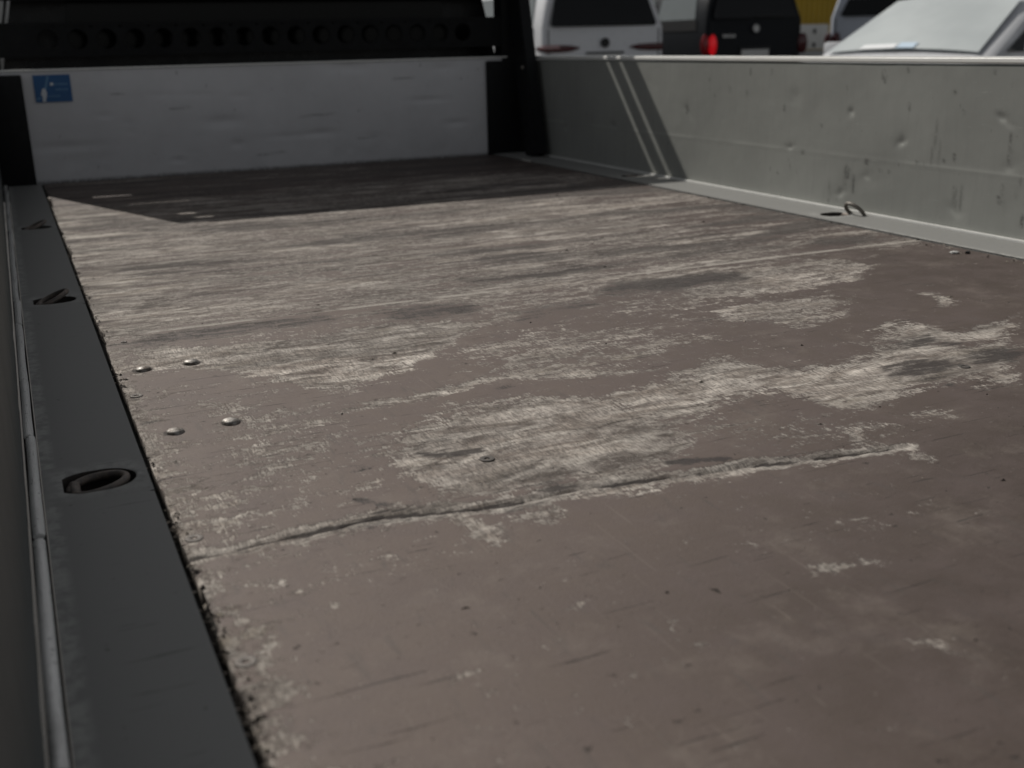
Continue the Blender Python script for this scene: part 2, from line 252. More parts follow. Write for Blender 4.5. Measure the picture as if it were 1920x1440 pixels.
# ---------------------------------------------------------------- materials
def deck_material():
    n = N('worn_film_faced_plywood')
    wear, stain, tone, far = n.attr('wear'), n.attr('stain'), n.attr('tone'), n.attr('far')
    sub = lambda a: n.math('SUBTRACT', a, .5)
    mul = lambda a, b: n.math('MULTIPLY', a, b)
    add = lambda a, b: n.math('ADD', a, b)
    e1 = n.noise(34, 9, .72, n.map((1, 1.7, 1)), .6)          # ragged edges
    e2 = n.noise(1, 7, .62, n.map((5, 58, 1)), .35)           # streaks across the bed
    e3 = n.noise(1, 4, .66, n.map((300, 52, 1)), 1.2)          # short fibres along the bed
    e4 = n.noise(8, 7, .7, n.map((.8, 2.4, 1)), .4)           # blotches
    e5 = n.noise(1, 6, .66, n.map((11, 30, 1)), 1.2)
    e6 = n.noise(160, 5, .75)                                 # grit
    eF = n.noise(1, 8, .62, n.map((2.4, 19, 1)), .8)          # broad smears across the far half
    s = add(wear, mul(sub(e1), 1.35)); s = add(s, mul(sub(e4), .95))
    s = add(s, mul(sub(e2), n.ramp(far, 0, 1, .3, .7)))
    s = add(s, mul(sub(eF), n.ramp(far, 0, 1, .15, 1.5)))
    s = add(s, mul(sub(e3), n.ramp(far, 0, 1, .8, .25)))
    s = add(s, mul(sub(e6), .6))
    worn = n.ramp(s, .39, .63)
    # film: faded phenolic resin, with vignette and headboard shade painted in through tone
    big = n.noise(2.3, 4, .55); mid = n.noise(13, 6, .65); fine = n.noise(380, 3, .7)
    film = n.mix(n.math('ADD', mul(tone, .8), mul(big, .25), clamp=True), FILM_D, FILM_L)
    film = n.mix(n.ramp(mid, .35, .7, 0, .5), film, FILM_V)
    film = n.mix(n.ramp(fine, .45, .75, 0, .3), film, (.07, .06, .054))
    film = n.mix(n.ramp(n.noise(9, 8, .75), .5, .72, 0, .38), film, WOOD_M)
    film = n.mix(mul(n.ramp(n.noise(150, 5, .78), .62, .70), n.ramp(n.noise(6, 4, .6), .45, .66, .04, .6)), film, WOOD_P)
    film = n.mix(n.ramp(n.noise(1, 5, .6, n.map((60, 14, 1)), .5), .56, .72, 0, .4), film, (.082, .07, .064))
    # bare wood
    wood = n.mix(n.ramp(e5, .34, .66), WOOD_D, WOOD_L)
    wood = n.mix(mul(n.ramp(e4, .42, .64), .6), wood, WOOD_M)
    low = n.noise(1, 4, .55, n.map((2.1, 7.5, 1)), .6)
    k = add(add(n.ramp(far, 0, 1, .52, .34), mul(n.ramp(n.mix_f(far, e2, eF), .3, .7), n.ramp(far, 0, 1, .16, .66))), mul(n.ramp(e3, .36, .64), n.ramp(far, 0, 1, .85, .35)))
    k = mul(k, n.ramp(low, .34, .66, .72, 1.28))
    wood = n.mix(1, wood, k, 'MULTIPLY')
    grey = n.noise(1, 6, .62, n.map((4, 26, 1)), .5)
    wood = n.mix(mul(n.ramp(grey, .46, .62, 0, .85), n.ramp(far, 0, 1, .35, 1)), wood, WOOD_G)
    wood = n.mix(n.ramp(n.noise(1, 5, .6, n.map((3, 19, 1)), .3), .58, .7, 0, .5), wood, WOOD_Y)
    c = n.mix(worn, film, wood)
    # freshly chipped rims where the film breaks off
    rim = mul(n.ramp(s, .44, .52), n.ramp(s, .72, .54))
    c = n.mix(mul(rim, n.ramp(n.noise(70, 5, .72), .42, .6, 0, .75)), c, WOOD_P)
    # pale chipped edge along the joint of the two panels
    sp_ = n.t.nodes.new('ShaderNodeSeparateXYZ'); n.put(sp_.inputs[0], n.co)
    jl = n.math('ABSOLUTE', n.math('SUBTRACT', sp_.outputs[1], n.math('ADD', 1.924, mul(sub(e4), .012))))
    c = n.mix(mul(n.ramp(jl, .0095, .003), n.ramp(n.noise(1, 4, .6, n.map((6, 2, 1))), .40, .52, 0, .95)), c, WOOD_P)
    # stains, pits and scratches
    st = n.ramp(add(stain, add(mul(sub(n.mix_f(far, e2, eF)), n.ramp(far, 0, 1, 1.6, 2.3)), mul(add(add(sub(e1), sub(e3)), sub(e4)), 1.15))), .46, .88)
    c = n.mix(mul(st, n.ramp(far, 0, 1, .9, .72)), c, (.038, .031, .029))
    pits = n.ramp(n.noise(68, 5, .66), .655, .70)
    c = n.mix(mul(pits, .75), c, (.04, .033, .028))
    scr = n.ramp(n.noise(1, 4, .55, n.map((8, 170, 1)), .5), .655, .70)
    c = n.mix(mul(scr, .7), c, (.045, .039, .036))
    scl = n.ramp(n.noise(1, 3, .5, n.map((170, 13, 1)), .4), .66, .72)
    c = n.mix(mul(scl, .4), c, (.075, .067, .06))
    scw = n.ramp(n.noise(1, 3, .55, n.map((210, 8, 1)), .7), .66, .73); c = n.mix(mul(scw, .35), c, WOOD_M)
    spk = n.ramp(n.noise(240, 4, .7), .60, .70); c = n.mix(mul(spk, .4), c, (.05, .042, .038))
    h = add(mul(worn, -.85), mul(mul(e3, worn), .8))
    h = add(h, mul(pits, -.6)); h = add(h, mul(e2, n.ramp(far, 0, 1, .2, .7)))
    h = add(h, mul(fine, .3)); h = add(h, mul(scr, -.4)); h = add(h, mul(e1, .25))
    n.bump(h, .8, .0024)
    return n.set(c, n.ramp(worn, 0, 1, .60, .85), 0, .35)
WOOD_Y = (.26, .225, .18)
FILM_D = (.058, .042, .035); FILM_L = (.166, .129, .110); FILM_V = (.126, .097, .090)
WOOD_D = (.088, .072, .061); WOOD_L = (.452, .414, .372); WOOD_M = (.225, .191, .163); WOOD_G = (.090, .069, .062); WOOD_P = (.44, .405, .362)
M = {}
M['deck'] = deck_material()
def alu_material(name, base, marks=True):
    n = N(name)
    f = n.noise(2.2, 5, .6); g = n.noise(1, 5, .65, n.map((1, 34, 3.2)))
    c = n.mix(n.ramp(f, .3, .7), tuple(x*.9 for x in base), tuple(x*1.07 for x in base))
    c = n.mix(n.ramp(g, .45, .75, 0, .16), c, tuple(x*.62 for x in base))
    sp = n.ramp(n.noise(42, 4, .6, n.map((1, 1, .6))), .67, .73)
    c = n.mix(n.math('MULTIPLY', sp, .5), c, tuple(x*.42 for x in base))
    sc = n.ramp(n.noise(1, 4, .6, n.map((1, 320, 9)), .6), .66, .71); c = n.mix(n.math('MULTIPLY', sc, n.ramp(f, .45, .65, 0, .7)), c, tuple(x*.4 for x in base))
    sh = n.ramp(n.noise(1, 3, .6, n.map((150, 14, 240)), 1.), .67, .72); c = n.mix(n.math('MULTIPLY', sh, .4), c, tuple(min(.9, x*1.45) for x in base))
    if marks:
        mk = n.attr('mark'); c = n.mix(n.math('MULTIPLY', mk, n.ramp(n.noise(110, 4, .7), .3, .55), clamp=True), c, (.06, .06, .056))
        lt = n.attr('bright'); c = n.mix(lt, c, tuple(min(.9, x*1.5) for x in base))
    n.bump(n.noise(24, 4, .5), .12, .004)
    return n.set(c, n.ramp(g, .3, .7, .5, .62), .0, .5)
M['board'] = alu_material('grey_green_aluminium_board', (.285, .292, .272))
M['board_left'] = alu_material('shade_darkened_board', (.088, .098, .098), False)  # darker copy of the board colour, with the left side's shade painted in
M['board_plain'] = alu_material('grey_green_aluminium_back', (.33, .35, .32), False)
M['white_board'] = alu_material('white_painted_board', (.66, .66, .675))
M['cap'] = paint('bare_aluminium_edge', (.82, .82, .79), .4, .06, 20, 0, .15)
def rail_material():
    n = N('grey_painted_steel_rail')
    f = n.noise(3, 4, .5); c = n.mix(f, (.226, .226, .216), (.248, .247, .237))
    s = n.ramp(n.noise(1, 3, .55, n.map((11, 160, 1))), .66, .72); c = n.mix(n.math('MULTIPLY', s, .45), c, (.06, .062, .06))
    d = n.ramp(n.noise(30, 6, .7), .62, .75, 0, .25); c = n.mix(d, c, (.27, .27, .25))
    sp = n.ramp(n.noise(90, 3, .6), .7, .75); c = n.mix(n.math('MULTIPLY', sp, .6), c, (.05, .047, .045))
    rub = n.math('MULTIPLY', n.attr('rub'), n.ramp(n.noise(55, 5, .7), .38, .6)); c = n.mix(rub, c, (.42, .42, .4))
    return n.set(c, n.ramp(f, .3, .7, .52, .57), 0, .4)
M['rail'] = rail_material()
M['lip'] = paint('dull_aluminium_lip', (.62, .62, .595), .5, .2, 30, 0, .15)
def hinge_material():
    n = N('scuffed_aluminium_hinge')
    f = n.noise(1, 6, .7, n.map((500, 34, 500)), .6); g = n.noise(1, 5, .65, n.map((30, 9, 30)))
    c = n.mix(n.ramp(f, .28, .44), (.4, .39, .37), (.95, .94, .91))
    c = n.mix(n.ramp(g, .55, .72, 0, .4), c, (.22, .21, .19))
    s = n.ramp(n.noise(150, 5, .66), .62, .70); c = n.mix(s, c, (.05, .046, .042))
    n.bump(n.math('ADD', f, n.noise(220, 4, .6)), .4, .002)
    return n.set(c, .3, .35, .9)
M['hinge'] = hinge_material()
M['black'] = paint('black_coated_steel', (.009, .0095, .0105), .55, .3, 9, 0, .1, .2)
M['black_dusty'] = paint('dusty_black_steel', (.015, .0155, .016), .7, .4, 14, 0, .1, .12)
M['cab'] = paint('black_cab_paint', (.006, .0065, .007), .3, .1, 3, 0, 0, .3)
def rust_material():
    n = N('rusty_forged_steel'); f = n.noise(70, 5, .65)
    c = n.mix(n.ramp(f, .35, .65), (.13, .12, .112), (.24, .20, .17)); n.bump(f, .5, .001)
    return n.set(c, .6, .35, .5)
M['ring'] = rust_material()
M['pocket'] = paint('dirty_pocket_steel', (.055, .047, .041), .75, .4, 60, 0, .4)
M['ring_bare'] = paint('worn_bright_ring_steel', (.2, .185, .165), .5, .35, 80, .5, .3)
def bolt_material():
    n = N('zinc_bolt_head'); f = n.noise(190, 5, .7); g = n.noise(60, 4, .6)
    c = n.mix(n.ramp(f, .35, .65), (.16, .145, .13), (.40, .38, .355)); c = n.mix(n.ramp(g, .5, .62, 0, .7), c, (.10, .075, .058))
    n.bump(f, .5, .001); return n.set(c, n.ramp(g, .35, .65, .42, .7), .6, .5)
M['bolt'] = bolt_material()
M['screw'] = paint('dull_screw_steel', (.12, .108, .098), .5, .3, 200, .5, .2)
M['dark_hole'] = paint('dark_recess', (.015, .013, .012), .8, .1, 50)
M['gap'] = paint('grime_filled_gap', (.03, .027, .023), .9, .5, 70, 0, .6)
def glass(name, c, rough=.05, spec=.6):
    n = N(name); f = n.noise(3, 3, .5)
    return n.set(n.mix(f, tuple(x*.8 for x in c), c), rough, 0, spec)
M['glass'] = glass('dark_tinted_glass', (.004, .005, .006), .06, .28)
M['cab_glass'] = glass('dark_cab_glass', (.003, .0035, .0035), .15, .2)
M['glass_pale'] = glass('reflecting_side_glass', (.12, .14, .14), .06, .8)
def windscreen_mat():
    n = N('sky_reflection_windscreen'); f = n.noise(1.5, 4, .5)  # pale base colour paints the sky's reflection into the glass
    return n.set(n.mix(n.ramp(f, .3, .7), (.50, .54, .545), (.62, .665, .665)), .13, 0, .8)
M['windscreen'] = windscreen_mat()
M['van_white'] = paint('white_van_paint', (.72, .73, .75), .3, .03, 2)
M['van_dark'] = paint('anthracite_van_paint', (.012, .014, .017), .4, .1, 2, 0, 0, .13)
M['van_silver'] = paint('silver_van_paint', (.52, .56, .63), .3, .03, 2)
M['car_white'] = paint('white_car_paint', (.66, .67, .69), .3, .03, 2)
M['trim'] = paint('black_plastic_trim', (.015, .015, .016), .55, .2, 20)
M['tyre'] = paint('tyre_rubber', (.02, .02, .02), .8, .2, 30)
M['rim'] = paint('alloy_rim', (.5, .5, .5), .35, .1, 10, .6)
M['lens_dark'] = glass('dark_red_lens', (.07, .004, .006), .15, .6)
M['lens_pink'] = glass('clear_lens_end', (.5, .3, .3), .2, .6)
def lit_lens():
    n = N('lit_red_lens'); f = n.noise(25, 3, .5)
    n.put(n.b.inputs['Emission Color'], n.mix(f, (.5, .0, .006), (.9, .006, .015))); n.b.inputs['Emission Strength'].default_value = .6
    return n.set((.35, .01, .012), .2, 0, .6)
M['lens_lit'] = lit_lens()
M['lens_red'] = glass('red_lens', (.30, .006, .01), .15, .5)
M['chrome'] = paint('chrome_badge', (.5, .5, .5), .25, .1, 30, .8)
M['plate'] = paint('plate_white', (.6, .6, .58), .5, .05, 30)
M['paper'] = paint('white_paper', (.85, .87, .88), .7, .03, 30)
M['paper_blue'] = paint('pale_blue_paper', (.55, .68, .8), .7, .05, 30)
M['yellow'] = paint('yellow_corrugated_steel', (.55, .37, .035), .5, .15, 2)
M['render'] = paint('pale_wall_render', (.5, .5, .48), .85, .1, 1.5, 0, .2)
M['cabinet'] = paint('white_cabinet_enamel', (.72, .71, .67), .5, .05, 4)
M['cabinet_base'] = paint('grey_concrete_base', (.4, .4, .39), .85, .1, 8)
M['sticker_blue'] = paint('blue_vinyl_print', (.012, .10, .27), .4, .12, 30)
M['sticker_white'] = paint('white_vinyl_print', (.62, .66, .7), .4, .1, 60)
M['sticker_light'] = paint('light_blue_vinyl_print', (.10, .24, .42), .4, .15, 60)
M['grit'] = paint('dark_grit', (.05, .042, .036), .9, .4, 200)
M['grit_pale'] = paint('pale_splinters', (.34, .30, .25), .9, .3, 200)
def asphalt():
    n = N('asphalt'); f = n.noise(.6, 6, .6); g = n.noise(140, 3, .7)
    c = n.mix(f, (.04, .04, .042), (.065, .064, .062)); c = n.mix(n.ramp(g, .5, .75, 0, .4), c, (.12, .12, .115))
    n.bump(g, .5, .006); return n.set(c, .9, 0, .3)
M['asphalt'] = asphalt()
# ---------------------------------------------------------------- the ground and buildings
GZ = -0.70
bm = bmesh.new(); bmesh.ops.create_grid(bm, x_segments=8, y_segments=8, size=600)
g = bm_obj('ground', bm, M['asphalt']); g.location = (0, 0, GZ); tag(g, kind='structure')

# ---------------------------------------------------------------- the truck
truck = empty('flatbed_truck', (0, 0, 0))
tag(truck, 'flatbed truck with worn brown plywood load bed, aluminium drop sides and black cab guard', 'truck')
def T(o): o.parent = truck; return o
X0, X1, YW = 0.098, 1.902, 4.436

BOLTS = ((.139, 1.683), (.211, 1.686), (.142, 1.366), (.212, 1.371))
def deck_panel(y0, y1, step):
    nx = int(1.804/step*1.0)+1; ny = int(round((y1-y0)/step)) + 1
    xs = np.linspace(X0, X1, nx); ys = np.linspace(y0, y1, ny); X, Y = np.meshgrid(xs, ys, indexing='ij')
    wx = X + .045*(fbm(X, Y, 9, 4, 3, 5)-.5) + .03*(fbm(X, Y, 40, 3, 8, 1)-.5)
    wy = Y + .07*(fbm(X, Y, 7, 4, 13, 9)-.5) + .03*(fbm(X, Y, 45, 3, 2, 7)-.5)
    far = sstep(1.62, 2.15, Y + .25*(fbm(X, Y, 3, 3, 40, 4)-.5))
    mid = sstep(.98, 1.12, Y)*sstep(1.75, 1.2, X)
    wear = .17 + .13*mid + .36*far*(1-.15*sstep(1.35, 1.75, X)) + .34*(fbm(X, Y*1.6, 5, 5, 21, 2)-.5) + .10*sstep(.45, .12, X)
    wear -= .30*sstep(3.55, 3.9, Y + .3*(fbm(X, Y, 4, 3, 71, 8)-.5))  # darker film by the headboard, deepening its shadow through the deck colour
    wear -= .06*sstep(.95, .5, Y)
    wear += .16*sstep(.16, .0, np.abs(X-.14))*0
    for s, w_, p in FILM:
        sd = sdist(p, wx, wy); k = s*sstep(-w_*1.5, w_*1.5, sd); wear = wear*(1-k) + .14*k
    for s, w_, p in WORN:
        pa = np.array(p); m = (wx > pa[:, 0].min()-.1) & (wx < pa[:, 0].max()+.1) & (wy > pa[:, 1].min()-.1) & (wy < pa[:, 1].max()+.1)
        if not m.any(): continue
        k = np.zeros(X.shape); k[m] = sstep(-w_*1.6, w_*2.2, sdist(p, wx[m], wy[m])); wear = np.maximum(wear, s*.80*k)
    edge = sstep(.05, .0, X-X0 + .03*(fbm(X, Y, 14, 3, 60, 3)-.5))
    wear = np.maximum(wear, .62*edge)
    stain = .55*edge*sstep(.45, .62, fbm(X, Y, 26, 3, 5, 77))
    sx = X + (.025+.10*far)*(fbm(X, Y, 16, 4, 90, 3)-.5); sy = Y + (.02+.09*far)*(fbm(X, Y, 16, 4, 31, 8)-.5)
    for s, w_, p in STAIN:
        pa = np.array(p); m = (sx > pa[:, 0].min()-.12) & (sx < pa[:, 0].max()+.12) & (sy > pa[:, 1].min()-.12) & (sy < pa[:, 1].max()+.12)
        if m.any():
            k = np.zeros(X.shape); ww = max(w_, .012); k[m] = sstep(-ww*1.5, ww*.85, sdist(p, sx[m], sy[m])); stain = np.maximum(stain, s*k)
    stain = np.maximum(stain, .8*far*sstep(.50, .64, fbm(X*.5, Y*3.4, 4, 4, 11, 45)))
    for bx, by in BOLTS:
        dr = np.hypot(X-bx, Y-by); stain = np.maximum(stain, .75*sstep(.021, .0125, dr + .008*(fbm(X, Y, 60, 2, 1, 6)-.5)))
    # gouge worn into the film across the near panel
    gp = np.array(GROOVE); gd = np.full(X.shape, 9.)
    for a, b in zip(gp[:-1], gp[1:]):
        e = b-a; t = np.clip(((X-a[0])*e[0] + (Y-a[1])*e[1])/(e@e), 0, 1); gd = np.minimum(gd, np.hypot(X-a[0]-t*e[0], Y-a[1]-t*e[1]))
    gn = fbm(X, Y, 22, 3, 66, 12); gd2 = np.abs(gd + .012*(gn-.5))
    stain = np.maximum(stain, 1.25*sstep(.0062, .0022, gd2)*sstep(.25, .45, fbm(X, Y, 11, 3, 4, 9)+.3*sstep(.5, .3, X)))
    wear = np.maximum(wear, .85*sstep(.024, .010, gd + .024*(gn-.5)))
    gd3 = np.abs(gd - .015 + .016*(fbm(X, Y, 16, 3, 33, 21)-.5)); stain = np.maximum(stain, .75*sstep(.004, .001, gd3)*sstep(.55, .40, X)*sstep(.5, .62, fbm(X, Y, 9, 3, 44, 9)))
    Z = -.0035*sstep(.0058, .001, gd2) + .0012*(fbm(X, Y, 5, 3, 9, 33)-.5) - .0008*(sstep(.3, .7, wear))
    # frayed joint between the panels
    jd = np.abs(Y-1.925); jn = fbm(X, Y, 12, 3, 70, 70)
    wear = np.maximum(wear, .95*sstep(.013, .004, jd)*sstep(.15, .35, X)*sstep(.3, .45, jn))
    stain = stain*(1-sstep(.012, .004, jd)*.9)
    tone = -.35*sstep(3.5, 3.9, Y) + sstep(1.75, .1, X*.9 + 1.7*X*sstep(1.15, .4, Y)) + .25*(fbm(X, Y, 3, 3, 51, 15)-.5)  # paints a vignette towards the near right and shade by the headboard
    Xr = X.copy()
    Xr[0] += .0045*fbm(X, Y, 30, 3, 7, 4)[0] + .006*sstep(.6, .75, fbm(X, Y, 9, 3, 27, 14)[0]); Z[0] -= .0015
    P = np.stack([Xr, Y, Z], 2)
    lo = P[:1].copy(); lo[..., 2] = -.021; lo[..., 0] += .001; hi = P[-1:].copy(); hi[..., 2] = -.021
    P = np.concatenate([lo, P, hi], 0); pad = lambda A: np.concatenate([A[:1], A, A[-1:]], 0)
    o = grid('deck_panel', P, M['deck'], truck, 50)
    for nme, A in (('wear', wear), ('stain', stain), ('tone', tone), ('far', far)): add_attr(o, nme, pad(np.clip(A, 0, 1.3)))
    return o
deck = deck_panel(-.25, 1.9243, .0045)
tag(deck, 'nearer plywood panel with large patches of brown film left')
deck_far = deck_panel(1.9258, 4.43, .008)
tag(deck_far, 'farther plywood panel worn down to streaky grey wood')
box('deck_underlay', X0-.06, X1+.06, -.25, 4.43, -.06, -.025, M['gap'], truck, 0)

# dome-headed bolts and countersunk screws
def dome(name, x, y, r, h, mat, parent):
    r *= .93 + .12*random.random(); h *= .8 + .25*random.random(); tx, ty = (random.random()-.5)*.12, (random.random()-.5)*.12
    V = []; F = []; nr, ns = 7, 20
    for i in range(nr):
        a = (math.pi/2)*i/(nr-1); rr = r*math.cos(a); zz = h*math.sin(a)**.9 if i else -.001
        for k in range(ns): V.append((x + rr*math.cos(2*math.pi*k/ns), y + rr*math.sin(2*math.pi*k/ns), zz + tx*rr*math.cos(2*math.pi*k/ns) + ty*rr*math.sin(2*math.pi*k/ns)))
    for i in range(nr-1):
        for k in range(ns): F.append((i*ns+k, i*ns+(k+1) % ns, (i+1)*ns+(k+1) % ns, (i+1)*ns+k))
    return mesh_obj(name, V, F, mat, parent, 60)
for x, y in BOLTS: dome('bolt_head', x, y, .0125, .0062, M['bolt'], deck)
def screw(x, y, r=.0075):
    V = []; F = []; ns = 18; prof = [(1.25, -.0004), (1.15, .0007), (.95, .0009), (.45, .0004), (.38, -.003), (0.05, -.003)]
    for rr, z in prof:
        for k in range(ns): V.append((x+r*rr*math.cos(2*math.pi*k/ns), y+r*rr*math.sin(2*math.pi*k/ns), z))
    fm = []
    for i in range(len(prof)-1):
        for k in range(ns): F.append((i*ns+k, i*ns+(k+1) % ns, (i+1)*ns+(k+1) % ns, (i+1)*ns+k)); fm.append(1 if i >= 3 else 0)
    return mesh_obj('screw', V, F, None, deck, 40, [M['screw'], M['dark_hole']], fm)
for x, y in ((.113, 1.033), (.1135, .781), (.455, 1.098), (1.21, 1.116), (.115, 1.55)): screw(x, y)
screw(.13, 1.87, .004)

# ---- side rails with recessed lashing rings
def rail(x0, x1, pockets, flip, rubx):
    """flat steel rail; each pocket is a stadium-shaped hole with walls and a floor"""
    V = []; F = []; fm = []; rub = []
    def v(x, y, z, r=0): V.append((x, y, z)); rub.append(r); return len(V)-1
    y = -.25; hz = .06; zt = .003; n = 32
    segs = []
    for p in pockets: segs.append((y, p-hz)); y = p+hz
    segs.append((y, 4.43))
    cx = (x0+x1)/2; hx = (x1-x0)/2
    for a, b in segs:
        m = max(1, int((b-a)/.05))
        for i in range(m):
            q = [a+(b-a)*i/m, a+(b-a)*(i+1)/m]
            xs = [x0, x0+.009, x0+.018, x1-.006, x1]; zs = [zt, zt, zt, zt, zt-.0015]
            idx = [[v(xx, yy, zz, rubx(xx, yy)) for xx, zz in zip(xs, zs)] for yy in q]
            for k in range(4): F.append((idx[0][k], idx[0][k+1], idx[1][k+1], idx[1][k])); fm.append(0)
    def outline(p, t):                                        # stadium: flat outboard end, round inboard end
        a = 2*math.pi*t/n; c, s = math.cos(a), math.sin(a); sg = -1 if flip else 1
        ox = x0+.019+.0405 if not flip else x1-.062-.0
        if c > 0: return (ox + sg*.003 + sg*.036*c, p + .034*s)
        k = max(abs(c)/1.0, abs(s)); return (ox + sg*.003 + sg*.042*max(-1, c*1.25), p + .034*max(-1, min(1, s*1.1)))
    for p in pockets:
        outer = []; inner = []; deep = []
        for t in range(n):
            a = 2*math.pi*t/n; c, s = math.cos(a), math.sin(a); k = max(abs(c), abs(s))
            sg = -1 if flip else 1
            outer.append(v(cx + sg*hx*c/k, p + hz*s/k, zt, 0))
            ix, iy = outline(p, t); inner.append(v(ix, iy, zt-.0012, .55)); deep.append(v(ix, iy, -.024, 0))
        ring2 = []
        for t in range(n):
            ix, iy = outline(p, t); bx, by = V[outer[t]][:2]; ring2.append(v(ix+(bx-ix)*.13, iy+(by-iy)*.1, zt, .6))
        for t in range(n):
            u = (t+1) % n
            F.append((outer[t], outer[u], ring2[u], ring2[t])); fm.append(0)
            F.append((ring2[t], ring2[u], inner[u], inner[t])); fm.append(0)
            F.append((inner[t], inner[u], deep[u], deep[t])); fm.append(1)
        F.append(tuple(deep)); fm.append(1)
    b = len(V)
    for x in (x0, x1):
        s = [v(x, -.25, zt-.0015), v(x, 4.43, zt-.0015), v(x, 4.43, -.03), v(x, -.25, -.03)]; F.append(tuple(s)); fm.append(0)
    o = mesh_obj('side_rail', V, F, None, truck, 35, [M['rail'], M['pocket']], fm)
    a = o.data.attributes.new('rub', 'FLOAT', 'POINT'); a.data.foreach_set('value', rub)
    return o
LP = (1.235, 2.264, 3.285); RP = (2.322, 3.392)
rail_l = rail(-.018, .093, LP, False, lambda x, y: .75 if x < -.006 else 0)
rail_r = rail(1.907, 2.052, RP, True, lambda x, y: .8 if x < 1.92 and y < 2.2 else 0)
def lashing_ring(px, py, tilt, sg, parent, mat, rx=.0305, ry=.0255, r=.0047):
    pts = []
    c, s = math.cos(tilt), math.sin(tilt)
    for k in range(28):
        a = 2*math.pi*k/28; u = rx*(1-math.cos(a)); v_ = ry*math.sin(a)*(1+.12*math.cos(a))
        pts.append((px + sg*u*c, py + v_, -.0065 + u*s))
    o = tube('lashing_ring', pts, r, mat, parent, True, 10)
    return o
for p, t in zip(LP, (math.radians(7), math.radians(24), math.radians(24))):
    lashing_ring(.009, p, t, 1, rail_l, M['ring'])
    o = tube('ring_clip', [(.012, p-.026, -.016), (.014, p-.014, -.006), (.014, p+.014, -.006), (.012, p+.026, -.016)], .0065, M['ring'], rail_l)
lashing_ring(2.047, RP[0]-.032, math.radians(47), -1, rail_r, M['ring_bare'], .027, .030, .0052)
lashing_ring(2.034, RP[1], math.radians(6), -1, rail_r, M['ring'])
for p in RP: tube('ring_clip', [(2.03, p-.02, -.016), (2.03, p-.01, -.003), (2.03, p+.01, -.003), (2.03, p+.02, -.016)], .006, M['ring'], rail_r)

# ---- drop sides
def side_board(x_in, x_out, face, y0, y1, dents, marks, seams, mat='board'):
    ys = np.arange(y0, y1+.001, .008); zs = np.concatenate([np.linspace(.004, .384, 72)])
    Y, Z = np.meshgrid(ys, zs, indexing='ij'); sg = 1 if face < 0 else -1
    D = .0018*(fbm(Y, Z, 3, 3, 4, 4)-.5) + .0012*(fbm(Y, Z, 14, 3, 8, 2)-.5)
    for s in seams: D += -.0005*np.exp(-((Z-s)/.004)**2)
    mark = np.zeros(Y.shape); bright = np.zeros(Y.shape)
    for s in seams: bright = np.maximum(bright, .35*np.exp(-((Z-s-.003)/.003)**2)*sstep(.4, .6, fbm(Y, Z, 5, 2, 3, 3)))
    Wy = Y + .022*(fbm(Y, Z, 45, 3, 17, 5)-.5); Wz = Z + .022*(fbm(Y, Z, 45, 3, 57, 25)-.5)
    for dy, dz, l, w_, s in dents:
        sk = 1.1*math.sin(dy*53)
        e = np.exp(-((Wy-dy+sk*(Wz-dz))/l)**2 - ((Wz-dz)/w_)**2); D += (.0036 if w_ < .0125 else .0018)*s*e
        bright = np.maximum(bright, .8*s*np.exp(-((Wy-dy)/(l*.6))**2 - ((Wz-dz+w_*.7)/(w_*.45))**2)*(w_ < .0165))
        mark = np.maximum(mark, .2*s*np.exp(-((Y-dy)/(l*.7))**2 - ((Z-dz-w_*1.3)/(w_*.7))**2))
    for my, mz, s, l, w_ in marks:
        wy = Y + .006*(vnoise(Y, Z, 60, 2, 9)-.5) + .08*(Z-mz)*math.sin(my*40)
        mark = np.maximum(mark, s*np.exp(-((wy-my)/(w_*.9))**2)*sstep(l*.62, l*.35, np.abs(Z-mz)))
    P = np.stack([x_in + sg*D, Y, Z], 2)
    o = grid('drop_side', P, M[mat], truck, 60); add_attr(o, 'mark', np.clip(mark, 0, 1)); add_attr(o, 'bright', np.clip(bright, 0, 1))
    box('board_back', min(x_in+sg*.006, x_out), max(x_in+sg*.006, x_out), y0, y1, -.05, .388, M['board_plain'], o, .002)
    # rounded top cap, proud of the board
    a, b = sorted((x_in - sg*.003, x_out + sg*.026)); bm = bmesh.new(); bm_box(bm, a, b, y0, y1, .3895, .405)
    bmesh.ops.bevel(bm, geom=list(bm.edges), offset=.004, segments=3, affect='EDGES'); bm_obj('top_cap', bm, M['cap'], o, 40)
    return o
rboard = side_board(2.066, 2.094, -1, -.2, 4.40, BOARD_DENTS, BOARD_MARKS, (.146,))
lip = box('bottom_lip', 2.0545, 2.0655, -.2, 4.40, -.004, .0078, M['lip'], rboard, .0025)
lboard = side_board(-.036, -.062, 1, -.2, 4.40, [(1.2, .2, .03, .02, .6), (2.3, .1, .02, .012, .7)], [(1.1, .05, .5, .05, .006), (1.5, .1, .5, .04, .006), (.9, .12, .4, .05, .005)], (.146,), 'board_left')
# hinge profile along the left board: knuckled rod with breaks
y = -.2; k = 0
while y < 4.36:
    L = (.26, .34, .20, .38, .29)[k % 5] + .03*random.random(); e = min(4.38, y+L); pts = []; rr = []
    m = 14
    for i in range(m+1):
        t = i/m; yy = y + (e-y)*t; pts.append((-.0268 + .0004*math.sin(yy*17+k) + (.0012 if k % 3 == 1 else 0), yy, .0075 + .0006*math.sin(yy*31)))
        rr.append(.0062*(.95 + .05*math.sin(yy*19+k*1.3)) if 0 < i < m else .0057)
    tube('hinge_knuckle', pts, rr, M['hinge'], lboard, seg=8, flat=.62); y = e + (.012 if k % 3 == 0 else .004); k += 1
box('hinge_channel', -.034, -.0205, -.2, 4.38, -.03, -.004, M['dark_hole'], lboard, 0)

